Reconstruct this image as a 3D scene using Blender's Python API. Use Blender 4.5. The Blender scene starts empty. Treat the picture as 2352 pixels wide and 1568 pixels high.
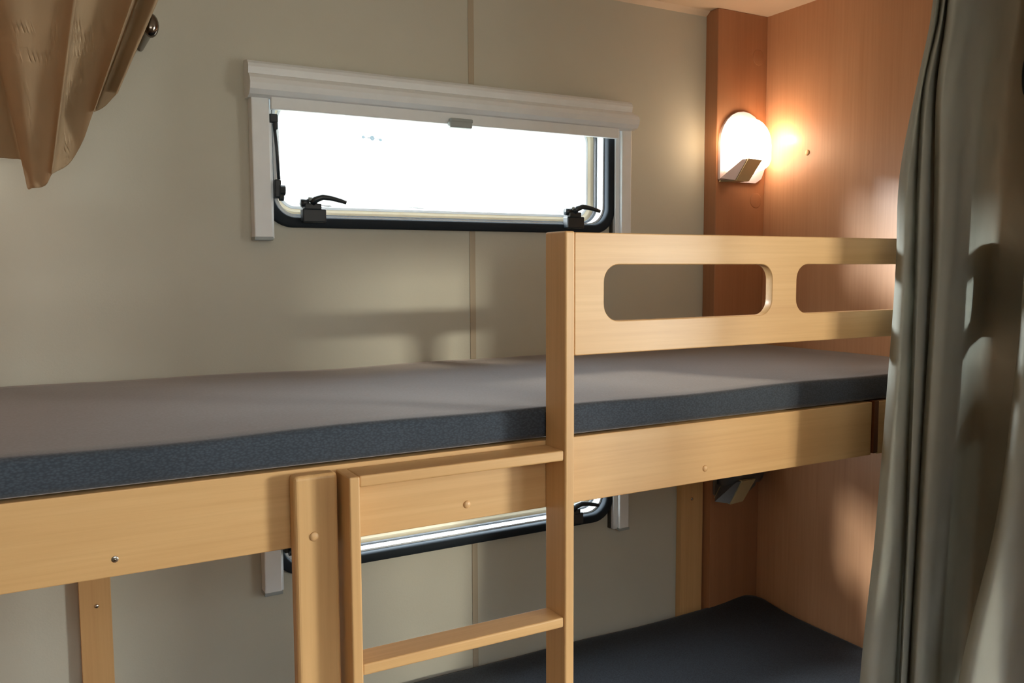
import bpy, bmesh, math, random
from mathutils import Vector, Matrix

random.seed(4)
sc = bpy.context.scene
C = sc.collection
H = 1.40          # camera height above the floor; builders take heights relative to it
F = 1975.6        # focal length in pixels of the 2352 px frame
BACK = 1.82       # inner face of the back wall
RIGHT = 1.79      # inner face of the wood partition
CEIL = 0.683

# ------------------------------------------------------------------ camera
YAW, PITCH, ROLL = 0.5070891, 0.08442469, -0.00402495
RM = (Matrix.Rotation(-YAW, 3, 'Z') @ Matrix.Rotation(math.pi / 2 - PITCH, 3, 'X') @ Matrix.Rotation(ROLL, 3, 'Z'))
cd = bpy.data.cameras.new('camera')
cd.sensor_fit = 'HORIZONTAL'; cd.sensor_width = 36.0; cd.lens = F / 2352 * 36.0
cd.clip_start = 0.02; cd.clip_end = 200
cam = bpy.data.objects.new('camera', cd); C.objects.link(cam)
cam.matrix_world = Matrix.Translation((0, 0, H)) @ RM.to_4x4()
sc.camera = cam

# ------------------------------------------------------------------ sky outside
w = bpy.data.worlds.new('overcast_sky'); sc.world = w; w.use_nodes = True
nt = w.node_tree; nt.nodes.clear()
tc = nt.nodes.new('ShaderNodeTexCoord'); sx = nt.nodes.new('ShaderNodeSeparateXYZ')
rp = nt.nodes.new('ShaderNodeValToRGB'); bg = nt.nodes.new('ShaderNodeBackground'); wo = nt.nodes.new('ShaderNodeOutputWorld')
nt.links.new(tc.outputs['Generated'], sx.inputs[0]); nt.links.new(sx.outputs['Z'], rp.inputs[0])
nt.links.new(rp.outputs[0], bg.inputs['Color']); nt.links.new(bg.outputs[0], wo.inputs[0])
e = rp.color_ramp.elements
e[0].position = 0.0; e[0].color = (0.20, 0.20, 0.18, 1)
e[1].position = 0.55; e[1].color = (0.92, 0.97, 1.0, 1)
k = e.new(0.36); k.color = (0.16, 0.17, 0.17, 1)
k = rp.color_ramp.elements.new(0.06); k.color = (0.20, 0.21, 0.21, 1)
bg.inputs['Strength'].default_value = 20.0

# ------------------------------------------------------------------ daylight through added, unseen windows opposite the bunks
def area(name, loc, sx_, sy_, power, col, aim):
    l = bpy.data.lights.new(name, 'AREA'); l.shape = 'RECTANGLE'; l.size = sx_; l.size_y = sy_
    l.energy = power; l.color = col
    o = bpy.data.objects.new(name, l); C.objects.link(o)
    o.location = (loc[0], loc[1], loc[2] + H)
    d = Vector((aim[0], aim[1], aim[2])) - Vector(loc)
    o.rotation_euler = d.to_track_quat('-Z', 'Y').to_euler()
    return o
area('assumed_side_light', (4.80, -2.40, -0.10), 0.70, 0.70, 175, (0.97, 0.99, 0.92), (0.5, 1.2, -0.2))  # assumed outdoor area light from the far right, for shadows falling left
area('added_wide_fill', (0.25, -0.57, 0.22), 0.90, 0.36, 1.2, (1.0, 0.96, 0.88), (0.25, 2.0, 0.22))  # weak fill added behind the camera to lift the room
# assumed outdoor light for the slanting beam through the added tall side window
area('assumed_beam_light', (3.67, -4.5, 1.15), 0.42, 0.15, 178, (1.0, 0.93, 0.74), (1.12, 1.065, -0.03))
# assumed low hazy sun behind the bunk windows, lighting the right partition
sl = bpy.data.lights.new('assumed_hazy_sun', 'SUN'); sl.energy = 2.6; sl.angle = math.radians(8.0); sl.color = (1.0, 0.97, 0.90)
so = bpy.data.objects.new('assumed_hazy_sun', sl); C.objects.link(so); so.location = (-5, 8, 4)
so.rotation_euler = Vector((0.84, -0.545, -0.26)).to_track_quat('-Z', 'Y').to_euler()
# area light added beyond the bunk windows for the lit bands on the curtain
area('added_band_light', (-1.45, 4.35, 1.10), 0.80, 0.35, 420, (0.95, 0.98, 1.0), (1.32, 1.0, -0.04))
# portals: the openings through which the sky is sampled
for pz in (0.245, 0.245 - 0.745):
    p_ = area('window_portal', (0.87, 1.90, pz), 0.90, 0.32, 1, (1, 1, 1), (0.87, 0.0, pz)); p_.data.cycles.is_portal = True

sc.view_settings.view_transform = 'Standard'
sc.view_settings.look = 'None'
sc.view_settings.exposure = 0.20
sc.view_settings.gamma = 1.0
sc.view_settings.use_curve_mapping = False
sc.cycles.max_bounces = 12
sc.cycles.diffuse_bounces = 6
sc.cycles.transparent_max_bounces = 16
sc.cycles.sample_clamp_indirect = 6.0

# ------------------------------------------------------------------ materials
def srgb(r, g, b):
    f = lambda c: (c / 255 / 12.92) if c / 255 <= 0.04045 else ((c / 255 + 0.055) / 1.055) ** 2.4
    return (f(r), f(g), f(b), 1)

def base(name, rough=0.6):
    m = bpy.data.materials.new(name); m.use_nodes = True
    n = m.node_tree; b = n.nodes['Principled BSDF']; b.inputs['Roughness'].default_value = rough
    return m, n, b

def mapped(n, scale, kind='Object'):
    t = n.nodes.new('ShaderNodeTexCoord'); mp = n.nodes.new('ShaderNodeMapping')
    mp.inputs['Scale'].default_value = scale
    n.links.new(t.outputs[kind], mp.inputs[0]); return mp

def noise(n, mp, scale, detail=4, rough=0.5, dist=0.0):
    t = n.nodes.new('ShaderNodeTexNoise'); t.inputs['Scale'].default_value = scale
    t.inputs['Detail'].default_value = detail; t.inputs['Roughness'].default_value = rough
    t.inputs['Distortion'].default_value = dist
    n.links.new(mp.outputs[0], t.inputs['Vector']); return t

def ramp(n, src, stops):
    r = n.nodes.new('ShaderNodeValToRGB'); el = r.color_ramp.elements
    el[0].position, el[0].color = stops[0]; el[1].position, el[1].color = stops[-1]
    for p, c in stops[1:-1]:
        q = el.new(p); q.color = c
    n.links.new(src, r.inputs[0]); return r

def bump(n, b, src, strength, dist):
    u = n.nodes.new('ShaderNodeBump'); u.inputs['Strength'].default_value = strength; u.inputs['Distance'].default_value = dist
    n.links.new(src, u.inputs['Height']); n.links.new(u.outputs[0], b.inputs['Normal'])

def plain(name, col, rough=0.5, metal=0.0, spec=0.5, nz=0.04):
    m, n, b = base(name, rough)
    b.inputs['Metallic'].default_value = metal; b.inputs['Specular IOR Level'].default_value = spec
    t = noise(n, mapped(n, (1, 1, 1)), 35, 3)
    lo = tuple(c * (1 - nz) for c in col[:3]) + (1,); hi = tuple(min(1, c * (1 + nz)) for c in col[:3]) + (1,)
    r = ramp(n, t.outputs[0], [(0.3, lo), (0.7, hi)]); n.links.new(r.outputs[0], b.inputs['Base Color'])
    return m

def wood(name, dark, mid, light, axis, rough=0.42, fig=1.0):
    m, n, b = base(name, rough)
    s = {'x': (0.7, 14, 14), 'z': (14, 14, 0.7)}[axis]
    s2 = {'x': (4, 160, 160), 'z': (160, 160, 4)}[axis]
    t1 = noise(n, mapped(n, s), 1.6 * fig, 5, 0.55, 0.6)
    t2 = noise(n, mapped(n, s2), 1.0, 3, 0.6)
    r1 = ramp(n, t1.outputs[0], [(0.25, dark), (0.5, mid), (0.75, light)])
    r2 = ramp(n, t2.outputs[0], [(0.3, (0.93, 0.91, 0.88, 1)), (0.6, (1, 1, 1, 1))])
    mx = n.nodes.new('ShaderNodeMix'); mx.data_type = 'RGBA'; mx.blend_type = 'MULTIPLY'; mx.inputs[0].default_value = 1
    n.links.new(r1.outputs[0], mx.inputs[6]); n.links.new(r2.outputs[0], mx.inputs[7])
    n.links.new(mx.outputs[2], b.inputs['Base Color'])
    bump(n, b, t2.outputs[0], 0.08, 0.0005)
    return m

M = {}
BE = (srgb(203, 160, 108), srgb(210, 169, 116), srgb(216, 177, 125))
M['beech_x'] = wood('beech_along_board', *BE, 'x')
M['beech_z'] = wood('beech_upright', *BE, 'z')
M['beech_cap'] = plain('beech_coloured_cap', srgb(214, 172, 122), 0.4)
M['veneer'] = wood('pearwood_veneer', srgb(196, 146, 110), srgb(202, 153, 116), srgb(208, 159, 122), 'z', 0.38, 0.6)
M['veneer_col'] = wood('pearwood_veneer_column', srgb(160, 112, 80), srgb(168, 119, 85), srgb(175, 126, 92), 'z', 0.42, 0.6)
M['dark_strip'] = wood('dark_brown_edge', srgb(90, 50, 24), srgb(105, 60, 30), srgb(120, 70, 36), 'z', 0.5)  # dark brown strip where the visible board length ends

def wall_mat(name, col, bs=0.25):
    m, n, b = base(name, 0.75)
    t = noise(n, mapped(n, (1, 1, 1)), 260, 3, 0.6); t2 = noise(n, mapped(n, (1, 1, 1)), 6, 3)
    lo = tuple(c * 0.96 for c in col[:3]) + (1,)
    r = ramp(n, t2.outputs[0], [(0.3, lo), (0.7, col)]); n.links.new(r.outputs[0], b.inputs['Base Color'])
    bump(n, b, t.outputs[0], bs, 0.0008); return m
M['wall'] = wall_mat('cream_wall_board', srgb(193, 192, 179))
M['seam'] = wall_mat('beige_seam_strip', srgb(174, 163, 143), 0.05)
M['ceiling'] = wall_mat('cream_ceiling_board', srgb(222, 206, 184), 0.15)
M['floor'] = wood('brown_floor_planks', srgb(110, 80, 55), srgb(125, 92, 62), srgb(140, 104, 72), 'x', 0.5)
M['white_plastic'] = plain('white_window_plastic', srgb(226, 232, 236), 0.42, nz=0.02)  # lightened and blued: glare around the panes put into the colour
M['cream_plastic'] = plain('cream_acrylic_rim', srgb(232, 222, 196), 0.35, nz=0.02)
M['black_rubber'] = plain('black_rubber', srgb(36, 43, 50), 0.8, spec=0.2)
M['grey_rubber'] = plain('grey_seal', srgb(78, 82, 88), 0.5)
M['black_plastic'] = plain('black_plastic', srgb(34, 42, 48), 0.35)
M['dark_channel'] = plain('dark_guide_channel', srgb(50, 46, 40), 0.7)  # dark strips for the black channels in the blind guides
M['metal'] = plain('chrome_screw', srgb(200, 196, 188), 0.25, 1.0)
M['dark_metal'] = plain('dark_steel_knob', srgb(110, 100, 92), 0.16, 1.0)
M['grey_blind'] = plain('grey_tab_plastic', srgb(150, 160, 162), 0.4)
M['olive_plastic'] = plain('olive_grey_plastic', srgb(176, 166, 132), 0.45)
M['lilac_plastic'] = plain('pale_lilac_plastic', srgb(205, 192, 198), 0.35)

def knit(name, dark, light, sheen, tint, spec=0.2):
    m, n, b = base(name, 0.85)
    b.inputs['Specular IOR Level'].default_value = spec
    mp = mapped(n, (1, 1, 1))
    v = n.nodes.new('ShaderNodeTexVoronoi'); v.inputs['Scale'].default_value = 330
    st = n.nodes.new('ShaderNodeMapping'); st.inputs['Scale'].default_value = (0.7, 1.2, 1.3)
    n.links.new(mp.outputs[0], st.inputs[0]); n.links.new(st.outputs[0], v.inputs['Vector'])
    t = noise(n, mp, 7, 3)
    r = ramp(n, v.outputs['Distance'], [(0.1, light), (0.7, dark)])
    r2 = ramp(n, t.outputs[0], [(0.3, (0.85, 0.85, 0.85, 1)), (0.7, (1, 1, 1, 1))])
    mx = n.nodes.new('ShaderNodeMix'); mx.data_type = 'RGBA'; mx.blend_type = 'MULTIPLY'; mx.inputs[0].default_value = 1
    n.links.new(r.outputs[0], mx.inputs[6]); n.links.new(r2.outputs[0], mx.inputs[7]); n.links.new(mx.outputs[2], b.inputs['Base Color'])
    b.inputs['Sheen Weight'].default_value = sheen; b.inputs['Sheen Roughness'].default_value = 0.45
    b.inputs['Sheen Tint'].default_value = tint
    bump(n, b, v.outputs['Distance'], -0.5, 0.0012)
    return m
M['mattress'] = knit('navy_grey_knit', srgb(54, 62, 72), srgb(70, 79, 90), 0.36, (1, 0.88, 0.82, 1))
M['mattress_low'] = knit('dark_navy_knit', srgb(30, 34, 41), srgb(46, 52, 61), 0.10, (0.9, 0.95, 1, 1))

def cloth(name, col, trans, scale=420):
    m, n, b = base(name, 0.85); b.inputs['Specular IOR Level'].default_value = 0.15
    mp = mapped(n, (1, 1, 1)); t = noise(n, mp, scale, 2); t2 = noise(n, mp, 9, 4)
    lo = tuple(c * 0.9 for c in col[:3]) + (1,)
    r = ramp(n, t2.outputs[0], [(0.3, lo), (0.7, col)]); n.links.new(r.outputs[0], b.inputs['Base Color'])
    bump(n, b, t.outputs[0], 0.15, 0.0005)
    if trans > 0:
        tr = n.nodes.new('ShaderNodeBsdfTranslucent'); mix = n.nodes.new('ShaderNodeMixShader'); mix.inputs[0].default_value = trans
        n.links.new(r.outputs[0], tr.inputs['Color']); out = n.nodes['Material Output']
        n.links.new(b.outputs[0], mix.inputs[1]); n.links.new(tr.outputs[0], mix.inputs[2]); n.links.new(mix.outputs[0], out.inputs[0])
    return m
M['curtain'] = cloth('grey_green_curtain', srgb(196, 197, 188), 0.10)
M['drape'] = cloth('tan_sheer_drape', srgb(200, 180, 152), 0.45)

def glass_mat():
    m = bpy.data.materials.new('acrylic_pane'); m.use_nodes = True; n = m.node_tree; n.nodes.clear()
    o = n.nodes.new('ShaderNodeOutputMaterial'); a = n.nodes.new('ShaderNodeBsdfTransparent'); g = n.nodes.new('ShaderNodeBsdfGlossy')
    g.inputs['Roughness'].default_value = 0.05; mix = n.nodes.new('ShaderNodeMixShader'); mix.inputs[0].default_value = 0.06
    t = noise(n, mapped(n, (1, 1, 1)), 9, 5, 0.6)
    r = ramp(n, t.outputs[0], [(0.3, (0.90, 0.93, 0.93, 1)), (0.7, (0.97, 0.98, 0.98, 1))])
    # dried water marks along the lower edge
    tc_ = n.nodes.new('ShaderNodeTexCoord'); sp = n.nodes.new('ShaderNodeSeparateXYZ'); n.links.new(tc_.outputs['Object'], sp.inputs[0])
    band = ramp(n, sp.outputs['Z'], [(0.040, (1, 1, 1, 1)), (0.052, (.9, .9, .9, 1)), (0.062, (.25, .25, .25, 1)), (0.070, (0, 0, 0, 1))])
    t3 = noise(n, mapped(n, (10, 1, 60)), 3.0, 4, 0.6)
    r3 = ramp(n, t3.outputs[0], [(0.54, (0, 0, 0, 1)), (0.62, (1, 1, 1, 1))])
    mm = n.nodes.new('ShaderNodeMath'); mm.operation = 'MULTIPLY'
    n.links.new(band.outputs[0], mm.inputs[0]); n.links.new(r3.outputs[0], mm.inputs[1])
    mc = n.nodes.new('ShaderNodeMix'); mc.data_type = 'RGBA'; n.links.new(mm.outputs[0], mc.inputs[0])
    n.links.new(r.outputs[0], mc.inputs[6]); mc.inputs[7].default_value = (0.20, 0.205, 0.20, 1)
    n.links.new(mc.outputs[2], a.inputs['Color']); n.links.new(a.outputs[0], mix.inputs[1]); n.links.new(g.outputs[0], mix.inputs[2])
    n.links.new(mix.outputs[0], o.inputs[0]); return m
M['glass'] = glass_mat()

def glow(name, col, strength):
    m, n, b = base(name, 0.4); t = noise(n, mapped(n, (1, 1, 1)), 20, 2)
    r = ramp(n, t.outputs[0], [(0.3, tuple(c * 0.95 for c in col[:3]) + (1,)), (0.7, col)])
    n.links.new(r.outputs[0], b.inputs['Emission Color']); b.inputs['Base Color'].default_value = (0.9, 0.88, 0.84, 1)
    b.inputs['Emission Strength'].default_value = strength; return m
M['lit_diffuser'] = glow('lit_lamp_diffuser', (1.0, 0.80, 0.58, 1), 8.0)
M['off_diffuser'] = plain('unlit_frosted_diffuser', srgb(72, 74, 78), 0.3)  # darkened grey holds the shade on the unlit lower lamp
M['shaded_plate'] = plain('shaded_lamp_plate', srgb(110, 104, 98), 0.35)  # darker copy of the lamp plate, shade of the lower lamp in its colour

# ------------------------------------------------------------------ builders
LOC = {}
def finish(name, bm, mat, parent=None, smooth=False):
    """bm is in world coordinates with heights relative to the camera"""
    me = bpy.data.meshes.new(name)
    bmesh.ops.recalc_face_normals(bm, faces=bm.faces)
    if parent is not None:
        org = LOC[parent.name]
    else:
        xs = [v.co.x for v in bm.verts]; ys = [v.co.y for v in bm.verts]; zs = [v.co.z for v in bm.verts]
        org = Vector(((min(xs) + max(xs)) / 2, (min(ys) + max(ys)) / 2, min(zs)))
    for v in bm.verts: v.co -= org
    if smooth:
        for f in bm.faces: f.smooth = True
    bm.to_mesh(me); bm.free(); me.materials.append(mat)
    o = bpy.data.objects.new(name, me); C.objects.link(o)
    if parent is not None: o.parent = parent
    else: o.location = org + Vector((0, 0, H))
    LOC[o.name] = org
    return o

def thing(name, label, cat, loc, group=None):
    o = bpy.data.objects.new(name, None); C.objects.link(o); o.empty_display_size = 0.05
    o.location = Vector(loc) + Vector((0, 0, H)); LOC[o.name] = Vector(loc)
    return tag(o, label, cat, group)

def tag(o, label, cat, group=None):
    o['label'] = label; o['category'] = cat
    if group: o['group'] = group
    return o

def struct(o):
    o['kind'] = 'structure'; return o

def box(bm, x0, x1, y0, y1, z0, z1, bev=0.0, seg=2):
    r = bmesh.ops.create_cube(bm, size=1.0)
    vs = r['verts']
    for v in vs:
        v.co = Vector((x0 + (v.co.x + .5) * (x1 - x0), y0 + (v.co.y + .5) * (y1 - y0), z0 + (v.co.z + .5) * (z1 - z0)))
    if bev > 0:
        es = list({e for v in vs for e in v.link_edges})
        bmesh.ops.bevel(bm, geom=es, offset=bev, segments=seg, profile=0.5, affect='EDGES')
    return bm

def boxo(name, mat, parent, *a, bev=0.0, seg=2):
    bm = bmesh.new(); box(bm, *a, bev=bev, seg=seg); return finish(name, bm, mat, parent)

def loft(bm, rings, cap=True, closed=True):
    vr = [[bm.verts.new(p) for p in r] for r in rings]
    for a, b in zip(vr, vr[1:]):
        m_ = len(a)
        for i in range(m_ if closed else m_ - 1):
            j = (i + 1) % m_; bm.faces.new((a[i], a[j], b[j], b[i]))
    if cap:
        bm.faces.new(vr[0]); bm.faces.new(vr[-1])
    return bm

def tube(bm, pts, rad, seg=12):
    pts = [Vector(p) for p in pts]; rings = []
    if not hasattr(rad, '__len__'): rad = [rad] * len(pts)
    for i, p in enumerate(pts):
        d = (pts[min(i + 1, len(pts) - 1)] - pts[max(i - 1, 0)]).normalized()
        up = Vector((0, 0, 1)) if abs(d.z) < 0.9 else Vector((1, 0, 0))
        a = d.cross(up).normalized(); b_ = d.cross(a)
        rings.append([p + rad[i] * (math.cos(t) * a + math.sin(t) * b_) for t in [2 * math.pi * k / seg for k in range(seg)]])
    return loft(bm, rings)

def rrect(x0, x1, z0, z1, r, seg=8):
    pts = []
    for cx, cz, a0 in ((x1 - r, z1 - r, 0), (x0 + r, z1 - r, 90), (x0 + r, z0 + r, 180), (x1 - r, z0 + r, 270)):
        for i in range(seg + 1):
            a = math.radians(a0 + 90 * i / seg); pts.append((cx + r * math.cos(a), cz + r * math.sin(a)))
    return pts

def ring(bm, outer, inner, y0, y1, ch=0.0):
    """a frame between two rounded rectangles with equal point counts, in the x-z plane from y0 (front) to y1"""
    def mix(t): return [(o[0] + (i[0] - o[0]) * t, o[1] + (i[1] - o[1]) * t) for o, i in zip(outer, inner)]
    prof = [(0, y1), (0, y0 + ch), (0.15 if ch else 0, y0), (0.85 if ch else 1, y0), (1, y0 + ch), (1, y1)]
    loops = [[bm.verts.new((x, y, z)) for x, z in mix(t)] for t, y in prof]
    loops.append(loops[0]); n_ = len(outer)
    for a, b_ in zip(loops, loops[1:]):
        for i in range(n_):
            j = (i + 1) % n_
            try: bm.faces.new((a[i], a[j], b_[j], b_[i]))
            except ValueError: pass
    bmesh.ops.remove_doubles(bm, verts=bm.verts, dist=1e-6)
    return bm

def plate(loops, y0, y1, bev):
    """flat panel with holes in the x-z plane, rounded edges; returns a bmesh in world coordinates"""
    cu = bpy.data.curves.new('tmp', 'CURVE'); cu.dimensions = '2D'; cu.fill_mode = 'BOTH'
    for lp in loops:
        s = cu.splines.new('POLY'); s.points.add(len(lp) - 1); s.use_cyclic_u = True
        for p, (x, z) in zip(s.points, lp): p.co = (x, z, 0, 1)
    cu.extrude = (y1 - y0) / 2 - bev; cu.bevel_depth = bev; cu.bevel_resolution = 2; cu.offset = -bev
    o = bpy.data.objects.new('tmp', cu); C.objects.link(o)
    dg = bpy.context.evaluated_depsgraph_get(); me = bpy.data.meshes.new_from_object(o.evaluated_get(dg))
    bm = bmesh.new(); bm.from_mesh(me); bpy.data.objects.remove(o); bpy.data.curves.remove(cu); bpy.data.meshes.remove(me)
    for v in bm.verts: v.co = Vector((v.co.x, (y0 + y1) / 2 - v.co.z, v.co.y))
    bmesh.ops.remove_doubles(bm, verts=bm.verts, dist=1e-6)
    return bm

def dome(bm, c, r, h, axis='y', seg=20):
    """button head standing proud towards the room (-y) or (-x)"""
    rings = []
    for k in range(7):
        a = math.pi / 2 * k / 6; rr = r * math.cos(a) if k < 6 else r * 0.02; hh = h * math.sin(a)
        rings.append([(c[0] + rr * math.cos(t), c[1] - hh, c[2] + rr * math.sin(t)) if axis == 'y' else (c[0] - hh, c[1] + rr * math.cos(t), c[2] + rr * math.sin(t)) for t in [2 * math.pi * q / seg for q in range(seg)]])
    return loft(bm, rings)

def at(px, py, y):
    d = RM @ Vector((px - 1176.0, -(py - 784.0), -F)); d = d * (y / d.y); return d

# ------------------------------------------------------------------ room shell
WX0, WX1 = 0.430, 1.300       # window opening
UZ0, UZ1 = 0.100, 0.385
DZ = -0.745                   # lower window sits this much further down
bm = bmesh.new()
T = 0.034
def wpiece(x0, x1, z0, z1): box(bm, x0, x1, BACK, BACK + T, z0, z1)
g = 0.03
wpiece(-1.5, WX0 - g, -H, CEIL + .02); wpiece(WX1 + g, 3.3, -H, CEIL + .02)
wpiece(WX0 - g, WX1 + g, UZ1 + g, CEIL + .02); wpiece(WX0 - g, WX1 + g, UZ1 + DZ + g, UZ0 - g); wpiece(WX0 - g, WX1 + g, -H, UZ0 + DZ - g)
for dz in (0, DZ):
    r_ = bmesh.new(); ring(r_, rrect(WX0 - g, WX1 + g, UZ0 - g + dz, UZ1 + g + dz, .0004, 12), rrect(WX0, WX1, UZ0 + dz, UZ1 + dz, .055, 12), BACK, BACK + T)
    tmp = bpy.data.meshes.new('tmp'); r_.to_mesh(tmp); r_.free(); bm.from_mesh(tmp); bpy.data.meshes.remove(tmp)
struct(finish('wall_back', bm, M['wall']))
struct(boxo('floor', M['floor'], None, -1.5, 3.3, -0.62, BACK, -H - .03, -H))
struct(boxo('ceiling', M['ceiling'], None, -1.5, 3.3, -0.62, BACK, CEIL, CEIL + .03))
struct(boxo('wall_right', M['veneer'], None, RIGHT, RIGHT + .025, 0.601, BACK, -H, CEIL))
struct(boxo('wall_light_block', M['veneer'], None, 1.46, RIGHT + .025, 0.575, 0.60, -H, CEIL))  # unseen partition added to block side light from curtain and guard rail
struct(boxo('wall_left', M['wall'], None, -1.53, -1.5, -0.62, BACK, -H, CEIL))
struct(boxo('wall_partition', M['veneer'], None, -0.225, -0.2, 1.10, BACK, -H, CEIL))
struct(boxo('wall_far_right', M['wall'], None, 3.3, 3.33, -0.62, BACK, -H, CEIL))
bm = bmesh.new()
def fpiece(x0, x1, z0, z1): box(bm, x0, x1, -0.60, -0.56, z0, z1)
fpiece(-1.5, -0.25, -H, CEIL); fpiece(0.75, 1.74, -H, CEIL); fpiece(2.92, 3.3, -H, CEIL)
fpiece(-0.25, 0.75, -H, 0.0); fpiece(-0.25, 0.75, 0.44, CEIL)
fpiece(1.74, 2.92, -H, -0.80); fpiece(1.74, 2.92, 0.45, CEIL)
struct(finish('wall_front', bm, M['wall']))  # front wall out of view, its openings placed to shape the light
for nm, a in (('window_3', (-0.25, 0.75, 0.0, 0.44)), ('window_4', (1.74, 2.92, -0.80, 0.45))):  # unseen windows added for the fill and the slanting beams
    bm = bmesh.new(); ring(bm, rrect(a[0] - .02, a[1] + .02, a[2] - .02, a[3] + .02, .03), rrect(a[0] + .005, a[1] - .005, a[2] + .005, a[3] - .005, .03), -0.56, -0.545)
    struct(finish(nm, bm, M['white_plastic']))
# flat strip that covers the wall joint
bm = bmesh.new()
for z0, z1 in ((0.425, CEIL), (DZ + .43, 0.088), (-1.04, DZ + .085)):
    box(bm, 0.898, 0.913, BACK - 0.0018, BACK, z0, z1, bev=0.0006, seg=1)
struct(finish('trim_1', bm, M['seam']))
# wood column in the corner
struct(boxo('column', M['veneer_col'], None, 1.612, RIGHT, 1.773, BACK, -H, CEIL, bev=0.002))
bpy.data.objects['column'].name = 'wall_column'
# cove strip under the ceiling
bm = bmesh.new()
prof = [(0, 0), (0, -.012), (-.012, -.004), (-.016, 0)]
loft(bm, [[(x, BACK + a, CEIL + b) for a, b in prof] for x in (-1.5, 1.612)])
struct(finish('trim_2', bm, M['ceiling']))

# ------------------------------------------------------------------ caravan windows
def window(idx, dz):
    t = bpy.data.objects.new('window_%d' % idx, None); C.objects.link(t); t.empty_display_size = 0.05
    base_ = Vector((0.87, BACK, 0.088 + dz)); t.location = base_ + Vector((0, 0, H)); LOC[t.name] = base_
    struct(t)
    Z = lambda a: a + dz
    # black rubber surround on the inside of the wall
    bm = bmesh.new(); ring(bm, rrect(.422, 1.306, Z(.088), Z(.40), .062, 12), rrect(.444, 1.283, Z(.110), Z(.376), .045, 12), BACK - .016, BACK + .004, .004)
    finish('rubber_surround', bm, M['black_rubber'], t, True)
    bm = bmesh.new(); ring(bm, rrect(.436, 1.300, Z(.100), Z(.385), .055, 12), rrect(.454, 1.279, Z(.114), Z(.372), .044, 12), BACK + .004, BACK + .030)
    finish('reveal', bm, M['white_plastic'], t)
    bm = bmesh.new(); ring(bm, rrect(.436, 1.298, Z(.102), Z(.383), .055, 12), rrect(.457, 1.274, Z(.118), Z(.368), .043, 12), BACK + .030, BACK + .038)
    finish('seal', bm, M['grey_rubber'], t)
    bm = bmesh.new(); ring(bm, rrect(.428, 1.306, Z(.094), Z(.392), .060, 12), rrect(.466, 1.262, Z(.130), Z(.355), .036, 12), BACK + .044, BACK + .052, .002)
    f = finish('pane_rim', bm, M['cream_plastic'], t)
    bm = bmesh.new(); ring(bm, rrect(.466, 1.262, Z(.130), Z(.355), .036, 12), rrect(.472, 1.255, Z(.137), Z(.350), .032, 12), BACK + .046, BACK + .050, .001)
    finish('rim_step', bm, M['white_plastic'], f)
    bm = bmesh.new(); loft(bm, [[(x, y, z) for x, z in rrect(.432, 1.300, Z(.100), Z(.388), .058, 12)] for y in (BACK + .053, BACK + .056)])
    finish('pane', bm, M['glass'], t)
    # turn latches
    for x in (.497, 1.149):
        bm = bmesh.new()
        box(bm, x, x + .050, BACK - .034, BACK - .012, Z(.098), Z(.127), bev=.003)
        box(bm, x + .004, x + .040, BACK - .036, BACK - .006, Z(.124), Z(.138), bev=.003)
        l = finish('latch', bm, M['black_plastic'], t)
        bm = bmesh.new(); tube(bm, [(x - .002, BACK - .026, Z(.138)), (x + .014, BACK - .026, Z(.139))], .0085)
        finish('latch_barrel', bm, M['black_plastic'], l, True)
        bm = bmesh.new(); tube(bm, [(x + .020, BACK - .030, Z(.136)), (x + .028, BACK - .033, Z(.146)), (x + .042, BACK - .036, Z(.151)), (x + .060, BACK - .038, Z(.149)), (x + .080, BACK - .040, Z(.144)), (x + .091, BACK - .040, Z(.141))], [.0075, .0075, .0065, .0055, .0048, .0045])
        finish('latch_handle', bm, M['black_plastic'], l, True)
        bm = bmesh.new(); tube(bm, [(x + .013, BACK - .030, Z(.146)), (x + .021, BACK - .030, Z(.147))], .0045)
        finish('latch_pin', bm, M['grey_blind'], l, True)
    # folding stay
    bm = bmesh.new(); tube(bm, [(.445, BACK - .022, Z(.296)), (.449, BACK - .022, Z(.25)), (.452, BACK - .022, Z(.18))], .0036)
    s = finish('stay_arm', bm, M['black_plastic'], t, True)
    bm = bmesh.new(); box(bm, .434, .452, BACK - .030, BACK - .014, Z(.298), Z(.316), bev=.003); box(bm, .443, .452, BACK - .028, BACK - .016, Z(.284), Z(.302), bev=.003)
    finish('stay_bracket', bm, M['black_plastic'], s)
    bm = bmesh.new(); box(bm, .440, .454, BACK - .034, BACK - .012, Z(.146), Z(.184), bev=.003); tube(bm, [(.450, BACK - .034, Z(.162)), (.460, BACK - .034, Z(.162))], .011); tube(bm, [(.449, BACK - .034, Z(.148)), (.457, BACK - .034, Z(.148))], .008)
    finish('stay_knob', bm, M['black_plastic'], s)
    # blind: two side rails, roller cassette, pulled-up bottom bar with tab
    for side, (x0, x1) in (('left', (.398, .434)), ('right', (1.313, 1.343))):
        bm = bmesh.new()
        box(bm, x0, x1, BACK - .032, BACK, Z(.064), Z(.36), bev=.0025)
        r_ = finish('blind_rail', bm, M['white_plastic'], t)
        bm = bmesh.new(); box(bm, x0 - .001, x1 + .001, BACK - .034, BACK, Z(.060), Z(.067), bev=.001)
        finish('rail_end_cap', bm, M['grey_blind'], r_)
        xi = (x1, x1 + .006) if side == 'left' else (x0 - .012, x0)
        bm = bmesh.new(); box(bm, xi[0], xi[1], BACK - .022, BACK, Z(.064), Z(.36), bev=.001)
        finish('guide_lip', bm, M['white_plastic'], r_)
        xi = (x1 + .004, x1 + .007) if side == 'left' else (x0 - .016, x0 - .012)
        bm = bmesh.new(); box(bm, xi[0], xi[1], BACK - .010, BACK, Z(.064), Z(.36))
        finish('guide_channel', bm, M['dark_channel'], r_)
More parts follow.
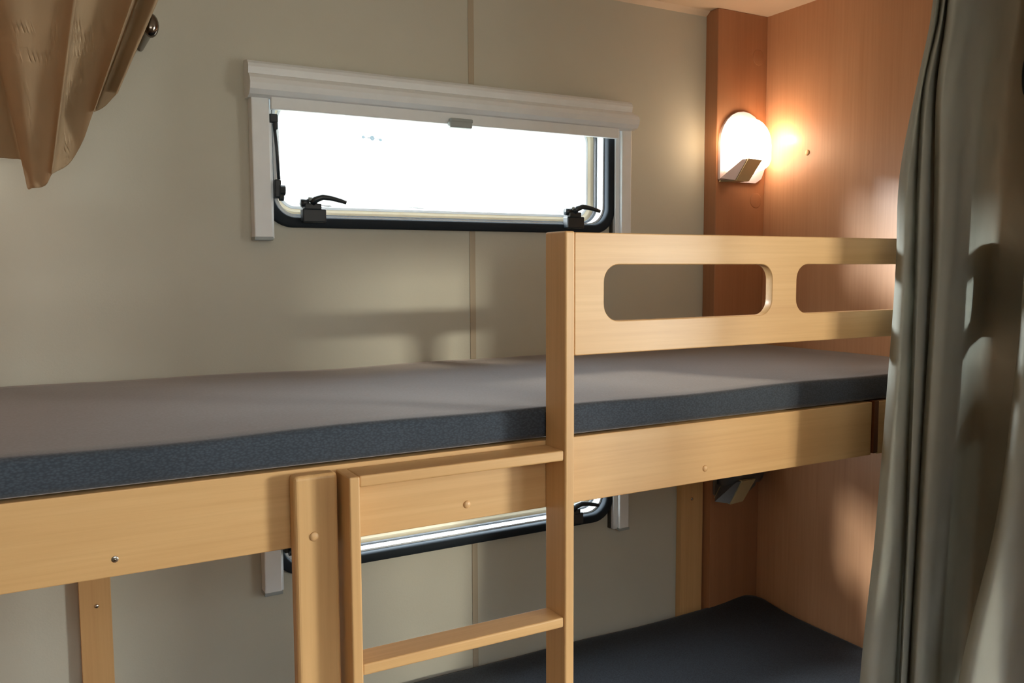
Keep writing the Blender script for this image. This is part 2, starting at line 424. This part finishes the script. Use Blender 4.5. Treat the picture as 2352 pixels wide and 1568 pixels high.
    prof = [(0, .346), (-.030, .344), (-.046, .349), (-.054, .358), (-.057, .370), (-.054, .380), (-.047, .387), (-.041, .390), (-.042, .396), (-.044, .403), (-.041, .410), (-.034, .416), (-.022, .419), (0, .421)]
    bm = bmesh.new(); loft(bm, [[(x, BACK + a, Z(b)) for a, b in prof] for x in (.392, 1.337)])
    cs = finish('blind_cassette', bm, M['white_plastic'], t, False)
    prof2 = [(0, .349), (-.030, .348), (-.043, .351), (-.051, .360), (-.053, .370), (-.050, .379), (-.040, .386), (0, .388)]
    bm = bmesh.new(); loft(bm, [[(x, BACK + a, Z(b)) for a, b in prof2] for x in (1.337, 1.352)])
    finish('cassette_end_cap', bm, M['white_plastic'], cs)
    bm = bmesh.new(); box(bm, .436, 1.298, BACK - .040, BACK - .026, Z(.323), Z(.350), bev=.002)
    hb = finish('blind_bottom_bar', bm, M['white_plastic'], t)
    bm = bmesh.new(); box(bm, .826, .882, BACK - .054, BACK - .038, Z(.314), Z(.329), bev=.003); box(bm, .829, .886, BACK - .050, BACK - .036, Z(.327), Z(.336), bev=.003)
    finish('pull_tab', bm, M['grey_blind'], hb)
    return t
w1 = window(1, 0.0)
def tint(name, col):
    m = bpy.data.materials.new(name); m.use_nodes = True; n = m.node_tree; n.nodes.clear()
    o_ = n.nodes.new('ShaderNodeOutputMaterial'); a = n.nodes.new('ShaderNodeBsdfTransparent')
    t_ = noise(n, mapped(n, (1, 1, 1)), 300, 2); r = ramp(n, t_.outputs[0], [(0.3, col), (0.7, tuple(c * 1.2 for c in col[:3]) + (1,))])
    n.links.new(r.outputs[0], a.inputs['Color']); n.links.new(a.outputs[0], o_.inputs[0]); return m
M['film'] = tint('blue_grey_film', (0.36, 0.40, 0.42, 1))  # see-through tint imitates window glare paling the mark
mk = at(855, 317, 1.871); bm = bmesh.new()
for dx, dz_, r_ in ((0, 0, .0055), (-.021, .001, .0035), (.020, -.003, .0035)):
    loft(bm, [[(mk.x + dx + r_ * math.cos(t), mk.y + d_, mk.z + dz_ + r_ * math.sin(t)) for t in [2 * math.pi * q / 16 for q in range(16)]] for d_ in (0, .0006)])
box(bm, mk.x - .018, mk.x - .005, mk.y, mk.y + .0005, mk.z - .0008, mk.z + .0008); box(bm, mk.x + .005, mk.x + .017, mk.y, mk.y + .0005, mk.z - .002, mk.z - .0005)
finish('sticker', bm, M['film'], w1)
window(2, DZ)

# ------------------------------------------------------------------ upper bunk
YB = 1.12
bf = thing('bunk_bed', 'beech-coloured upper bunk base with long front board below the grey mattress', 'bed', (0.8, 1.45, -0.37))
boxo('front_board', M['beech_x'], bf, -0.198, 1.432, YB, YB + .018, -0.3695, -0.264, bev=.0015)
boxo('board_end_strip', M['dark_strip'], bf, 1.434, 1.447, YB - .004, YB + .022, -0.366, -0.262, bev=.001)
boxo('front_board', M['beech_x'], bf, 1.449, RIGHT - .002, YB, YB + .018, -0.3695, -0.264, bev=.0015)
boxo('bed_deck', M['beech_x'], bf, -0.198, RIGHT - .002, YB + .020, 1.770, -0.282, -0.265)
po = boxo('support_post', M['beech_z'], bf, .2835, .3425, 1.094, YB - .001, -H, -0.268, bev=.006, seg=4)
bm = bmesh.new(); dome(bm, (.309, 1.094, -.350), .0065, .003); finish('screw_cap', bm, M['beech_cap'], po, True)
for x in (.545, 1.004):
    bm = bmesh.new(); dome(bm, (x, YB, -.346), .0058, .003); finish('screw_cap', bm, M['beech_cap'], bf, True)
bm = bmesh.new(); dome(bm, (.072, YB, -.348), .0042, .0012); tube(bm, [(.072, YB - .0014, -.348), (.072, YB - .0008, -.348)], .0016, 6)
finish('screw_head', bm, M['metal'], bf, True)['label'] = 'bare steel screw head'
for x0, x1, sxp, szp, lbl in ((.050, .106, .080, -.645, 'upright beech batten on the cream wall under the left end of the upper bunk'), (1.529, 1.606, 1.566, -.636, 'shaded upright batten on the back wall beside the wood corner column')):
    b_ = boxo('wall_batten', M['beech_z'], None, x0, x1, 1.798, BACK - .0005, -1.398, -0.284, bev=.0015)
    bm = bmesh.new(); dome(bm, (sxp, 1.798, szp), .0042, .003); finish('screw_head', bm, M['metal'], b_, True)
    tag(b_, lbl, 'batten')

def mattress(name, mat, x0, x1, y0, y1, z0, z1, r, label, corner=0.0, cr=.03):
    """soft slab: rounded edges, rounded plan corners, slightly uneven top"""
    bm = bmesh.new(); rings = []
    def outline(inset, z):
        pts = rrect(x0 + inset, x1 - inset, y0 + inset, y1 - inset, max(cr - inset, .004), 6)
        out = []
        n_ = len(pts)
        for i, (x, y) in enumerate(pts):
            xx, yy = pts[(i + 1) % n_]
            d = math.hypot(xx - x, yy - y); st = max(1, int(d / .04))
            for k_ in range(st): out.append((x + (xx - x) * k_ / st, y + (yy - y) * k_ / st, z))
        return out
    # keep the same point count by scaling the outermost outline
    o0 = outline(0, 0); cx, cy = (x0 + x1) / 2, (y0 + y1) / 2
    def shrink(inset):
        fx = 1 - inset / ((x1 - x0) / 2); fy = 1 - inset / ((y1 - y0) / 2)
        return [(cx + (x - cx) * fx, cy + (y - cy) * fy) for x, y, _ in o0]
    def top(x, y, z):
        z += .0015 * math.sin(x * 7 + y * 4) + .0012 * math.sin(x * 15 - y * 9)
        if corner: z += corner * math.exp(-(((x - x1) / .11) ** 2 + ((y - y1) / .11) ** 2))
        return z
    steps = [(r, z0, 0), (r * .3, z0 + r * .3, 0), (0, z0 + r, 0), (0, z1 - r, 0), (r * .12, z1 - r * .5, 1), (r * .45, z1 - r * .14, 1), (r, z1, 1)]
    for ins, z, tp in steps:
        rings.append([(x, y, top(x, y, z) if tp else z) for x, y in shrink(ins)])
    last = shrink(r)
    for q in (.08, .18, .3, .45, .6, .75, .88, .97):
        rings.append([(x, y, top(x, y, z1)) for x, y in [(cx + (px_ - cx) * (1 - q), cy + (py_ - cy) * (1 - q)) for px_, py_ in last]])
    loft(bm, rings)
    o = finish(name, bm, mat, None, True)
    return tag(o, label, 'mattress')
mattress('mattress', M['mattress'], -.196, RIGHT - .004, YB + .003, BACK - .003, -.2615, -.2125, .010, 'thin grey-blue knitted mattress on the upper bunk under the window')

# ------------------------------------------------------------------ ladder and guard rail
YF = 1.0625
ld = thing('bunk_ladder', 'narrow beech ladder with flat rungs fixed to the front of the upper bunk', 'ladder', (.52, 1.09, -H))
boxo('stile', M['beech_z'], ld, .3475, .3625, YF, YB - .0005, -H, -0.270, bev=.0025, seg=3)
boxo('stile', M['beech_z'], ld, .6800, .6965, YF, YB - .0005, -H, .0545, bev=.0028, seg=3)
z = -.270; k = 0
while z > -1.3:
    boxo('rung', M['beech_x'], ld, .3626, .6799, YF + .003, YB - .002 if k == 0 else YF + .050, z - .0155, z, bev=.0025, seg=3)
    z -= .256; k += 1
gr = thing('guard_rail', 'beech guard rail board with long rounded slots above the upper mattress', 'bed rail', (1.2, 1.07, -.13))
outer = rrect(.6970, RIGHT - .001, -.129, .0530, .003, 3)
bm = plate([outer, rrect(.750, 1.0975, -.0795, .0055, .026, 8), rrect(1.155, 1.505, -.0795, .0055, .026, 8)], YF + .0015, YF + .0175, .0016)
finish('rail_panel', bm, M['beech_x'], gr)

# ------------------------------------------------------------------ lower bunk
lb = thing('lower_bunk_base', 'low beech base panel carrying the lower bunk mattress', 'bed', (.8, 1.45, -H))
boxo('base_panel', M['beech_x'], lb, -.198, RIGHT - .002, YB + .03, YB + .046, -H, -1.052, bev=.001)
boxo('bed_deck', M['beech_x'], lb, -.198, RIGHT - .002, YB + .047, 1.770, -1.070, -1.053)
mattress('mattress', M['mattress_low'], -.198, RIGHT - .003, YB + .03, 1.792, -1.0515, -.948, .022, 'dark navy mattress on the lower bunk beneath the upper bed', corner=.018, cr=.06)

# ------------------------------------------------------------------ reading lights
def lamp(dz, lit, label):
    t = thing('reading_lamp', label, 'lamp', (1.70, 1.773, .225 + dz))
    Z = lambda a: a + dz
    def arch(x0, x1, z0, z1, ra, rb, ch):
        """arched top, chamfered lower right corner"""
        p = []
        for i in range(13):
            a = math.pi * i / 12; cx = (x0 + x1) / 2; hw = (x1 - x0) / 2
            p.append((cx + hw * math.cos(a), z1 - ra + ra * math.sin(a)))
        p += [(x0, z0 + .006), (x0 + .006, z0), (x1 - ch, z0), (x1 - ch * .4, z0 + ch * .35), (x1, z0 + ch * 1.2)]
        return p
    bm = bmesh.new()
    a1 = arch(1.618, 1.782, Z(.231), Z(.420), .085, 0, .035)
    loft(bm, [[(x, y, z_) for x, z_ in a1] for y in (1.7725, 1.764)])
    finish('back_plate', bm, M['lilac_plastic'] if lit else M['shaded_plate'], t)
    # bulging diffuser
    bm = bmesh.new(); rings = []
    a2 = arch(1.624, 1.764, Z(.262), Z(.400), .072, 0, .02)
    cx, cz = 1.694, Z(.332)
    for s_, y in ((1, 1.7635), (1, 1.745), (.97, 1.730), (.90, 1.718), (.76, 1.709), (.5, 1.703), (.2, 1.701)):
        rings.append([(cx + (x - cx) * s_, y, cz + (z_ - cz) * s_) for x, z_ in a2])
    loft(bm, rings); finish('diffuser', bm, M['lit_diffuser'] if lit else M['off_diffuser'], t, True)
    # slanted spot head at the bottom: side cheek and front cover
    P = lambda x, y, zz: (x, y, Z(zz))
    bm = bmesh.new()
    lo = [P(1.618, 1.763, .232), P(1.652, 1.763, .232), P(1.612, 1.700, .228), P(1.580, 1.722, .233)]
    hi = [P(1.660, 1.763, .290), P(1.690, 1.763, .290), P(1.650, 1.698, .284), P(1.640, 1.704, .283)]
    loft(bm, [lo, hi]); sp = finish('spot_cheek', bm, M['lilac_plastic'] if lit else M['off_diffuser'], t)
    bm = bmesh.new()
    lo = [P(1.614, 1.763, .229), P(1.672, 1.763, .229), P(1.662, 1.702, .227), P(1.613, 1.698, .226)]
    hi = [P(1.660, 1.763, .294), P(1.724, 1.763, .292), P(1.706, 1.700, .284), P(1.652, 1.694, .285)]
    loft(bm, [lo, hi]); finish('spot_cover', bm, M['olive_plastic'], t)
    for dx, zz in ((0, .330), (0, .309), (.001, .287), (-.006, .318)):
        bm = bmesh.new(); dome(bm, (1.757 + dx, 1.731, Z(zz)), .0016, .001, seg=8); finish('vent_hole', bm, M['grey_blind'], t)
    return t
lamp(0.0, True, 'glowing white reading lamp on the wood column beside the window')
lamp(-0.860, False, 'unlit reading lamp on the wood column below the upper bunk')
l = bpy.data.lights.new('reading_lamp_bulb', 'POINT'); l.energy = 0.42; l.color = (1.0, 0.50, 0.22); l.shadow_soft_size = .010
o = bpy.data.objects.new('reading_lamp_bulb', l); C.objects.link(o); o.location = (1.762, 1.700, .345 + H)
l = bpy.data.lights.new('reading_lamp_glow', 'POINT'); l.energy = 0.30; l.color = (1.0, 0.66, 0.38); l.shadow_soft_size = .02
o = bpy.data.objects.new('reading_lamp_glow', l); C.objects.link(o); o.location = (1.596, 1.735, .335 + H)

# cover caps on the wood
bm = bmesh.new(); dome(bm, (RIGHT, 1.623, .300), .0075, .003, 'x'); tag(finish('screw_cap', bm, M['beech_cap'], None, True), 'tiny round wood-coloured cap on the partition right of the lit lamp', 'screw cap')
for zz, lb_ in ((.185, 'flat round cover disc on the wood column below the lit lamp'), (.571, 'flat round cover disc on the wood column above the lit lamp')):
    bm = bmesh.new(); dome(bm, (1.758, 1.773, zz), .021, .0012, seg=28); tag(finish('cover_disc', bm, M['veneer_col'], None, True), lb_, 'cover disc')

# ------------------------------------------------------------------ curtains
def cr(p0, p1, p2, p3, t):
    return 0.5 * ((2 * p1) + (-p0 + p2) * t + (2 * p0 - 5 * p1 + 4 * p2 - p3) * t * t + (-p0 + 3 * p1 - 3 * p2 + p3) * t ** 3)
def dense(a, n_):
    out = []
    for i in range(len(a) - 1):
        p0 = a[max(i - 1, 0)]; p3 = a[min(i + 2, len(a) - 1)]
        for k_ in range(n_): out.append(cr(p0, a[i], a[i + 1], p3, k_ / n_))
    out.append(a[-1]); return out
def fabric(name, cols, rows, ztop, zbot, mat, parent=None, thick=.0016, wob=0.0):
    """cols: list of (x positions seen at rows, depth or depths). Builds a continuous pleated sheet hanging from ztop to zbot."""
    grid = []
    for xs, Y in cols:
        Ys = Y if hasattr(Y, '__len__') else [Y] * len(rows)
        c_ = [at(x, v, y) for x, v, y in zip(xs, rows, Ys)]
        if ztop is not None: c_ = [Vector((c_[0].x, c_[0].y, ztop))] + c_
        if zbot is not None:
            d = c_[-1] - c_[-2]; c_ = c_ + [Vector((c_[-1].x + d.x * .3, c_[-1].y, (c_[-1].z + zbot) / 2)), Vector((c_[-1].x + d.x * .5, c_[-1].y, zbot))]
        grid.append(dense(c_, 5))
    nr = len(grid[0]); rowsv = [dense([g[i] for g in grid], 6) for i in range(nr)]
    bm = bmesh.new(); V = []
    for i, rw in enumerate(rowsv):
        V.append([bm.verts.new(p + Vector((0, wob * math.sin(j * .9 + i * .35) * math.sin(i * .22 + j * .13), 0))) for j, p in enumerate(rw)])
    for a, b_ in zip(V, V[1:]):
        for i in range(len(a) - 1): bm.faces.new((a[i], a[i + 1], b_[i + 1], b_[i]))
    # thickness
    r = bmesh.ops.solidify(bm, geom=bm.faces[:], thickness=thick)
    return finish(name, bm, mat, parent, True)
R7 = [0, 200, 400, 600, 900, 1200, 1568]
cols = [
    ([2155, 2115, 2080, 2072, 2052, 2028, 1995], 1.035),
    ([2145, 2105, 2068, 2058, 2037, 2012, 1975], 1.010),
    ([2147, 2107, 2073, 2064, 2043, 2019, 1984], 0.980),
    ([2152, 2115, 2088, 2080, 2064, 2044, 2018], 0.965),
    ([2160, 2122, 2104, 2098, 2086, 2074, 2054], 0.985),
    ([2164, 2127, 2112, 2106, 2096, 2086, 2068], 1.020),
    ([2161, 2122, 2108, 2101, 2092, 2082, 2065], 0.985),
    ([2165, 2127, 2114, 2108, 2098, 2087, 2069], 0.962),
    ([2173, 2144, 2134, 2128, 2116, 2101, 2080], 0.965),
    ([2181, 2158, 2153, 2148, 2134, 2117, 2094], 1.010),
    ([2177, 2151, 2147, 2142, 2126, 2109, 2088], 0.975),
    ([2182, 2157, 2154, 2150, 2134, 2118, 2098], 0.945),
    ([2205, 2180, 2174, 2172, 2156, 2138, 2118], 0.935),
    ([2250, 2215, 2205, 2200, 2182, 2163, 2144], 0.945),
    ([2300, 2255, 2240, 2228, 2208, 2186, 2166], 0.975),
    ([2325, 2285, 2268, 2252, 2230, 2208, 2188], 1.030),
    ([2345, 2318, 2302, 2286, 2262, 2240, 2216], 1.045),
    ([2400, 2390, 2372, 2352, 2332, 2302, 2256], 1.000),
    ([2470, 2460, 2440, 2420, 2400, 2370, 2330], 0.965),
    ([2560, 2550, 2530, 2510, 2490, 2460, 2430], 1.020),
]
cu = fabric('curtain', cols, R7, CEIL - .02, -H + .03, M['curtain'], wob=.0015)
tag(cu, 'long grey-green pleated curtain hanging in front of the right end of the bunks', 'curtain')
cols2 = [
    ([2372, 2362, 2356, 2352, 2326, 2286, 2200], 0.850),
    ([2384, 2374, 2368, 2362, 2342, 2306, 2232], 0.815),
    ([2440, 2430, 2420, 2410, 2390, 2360, 2300], 0.805),
    ([2480, 2470, 2462, 2450, 2432, 2410, 2360], 0.835),
    ([2540, 2530, 2520, 2510, 2492, 2470, 2420], 0.800),
    ([2620, 2610, 2600, 2590, 2570, 2550, 2500], 0.850),
]
cu = fabric('curtain', cols2, R7, CEIL - .02, -H + .03, M['curtain'], wob=.001)
tag(cu, 'paler near curtain panel spreading at the lower right edge of the photo', 'curtain')
bm = bmesh.new()
pk = at(2352, 175, .93)
rings = [[(pk.x + rx * math.cos(t), pk.y - d_, pk.z + rz * math.sin(t)) for t in [2 * math.pi * q / 20 for q in range(20)]] for d_, rx, rz in ((0, .007, .030), (.004, .010, .038), (.010, .010, .038), (.014, .006, .030))]
loft(bm, rings)
tag(finish('curtain_holder', bm, M['black_plastic'], None, True), 'dark oval curtain holder at the upper right edge in front of the curtain', 'curtain holder')

# drape gathered at the upper left
RD = [-190, 0]
def dcol(top, bot, vb, Y):
    """a pleat line from the ceiling to the hem, four stations"""
    ys = Y if hasattr(Y, '__len__') else (Y, Y)
    out = []
    for f_ in (-.45, 0, .33, .66, .9, 1.0):
        x = top + (bot - top) * f_; v = 0 + vb * f_; y = ys[0] + (ys[1] - ys[0]) * max(0, f_)
        out.append(at(x, v, y))
    return out
dc = [dcol(-170, -110, 352, 1.72), dcol(-120, -50, 360, 1.75), dcol(-55, 20, 364, 1.755), dcol(-36, 54, 372, 1.74), dcol(-30, 62, 430, 1.66), dcol(20, 75, 432, 1.62), dcol(80, 95, 430, 1.615), dcol(140, 108, 422, 1.605), dcol(172, 118, 402, 1.585), dcol(182, 128, 395, 1.603),
      dcol(225, 160, 375, 1.61), dcol(265, 190, 325, 1.60), dcol(296, 208, 275, 1.575), dcol(306, 215, 256, 1.57), dcol(309, 216, 257, 1.60), dcol(318, 220, 256, 1.64),
      dcol(335, 240, 245, 1.61), dcol(355, 262, 222, 1.59), dcol(364, 271, 213, 1.595), dcol(360, 268, 212, 1.63)]
g_ = [dense(c_, 4) for c_ in dc]
bm = bmesh.new(); V = [[bm.verts.new(p) for p in dense([g[i] for g in g_], 5)] for i in range(len(g_[0]))]
for a, b_ in zip(V, V[1:]):
    for i in range(len(a) - 1): bm.faces.new((a[i], a[i + 1], b_[i + 1], b_[i]))
bmesh.ops.solidify(bm, geom=bm.faces[:], thickness=.0012)
tag(finish('sheer_drape', bm, M['drape'], None, True), 'tan sheer fabric drape with slanting pleats hanging at the upper left', 'drape')
bm = bmesh.new(); kp = at(345, 58, 1.66)
loft(bm, [[(kp.x + r_ * math.cos(t), kp.y + d_, kp.z + 1.5 * r_ * math.sin(t)) for t in [2 * math.pi * q / 20 for q in range(20)]] for d_, r_ in ((-.012, .004), (-.010, .010), (-.003, .014), (.004, .014), (.012, .009), (BACK - kp.y, .007))])
tag(finish('drape_knob', bm, M['dark_metal'], None, True), 'small shiny dark metal knob on the wall behind the drape edge', 'knob')
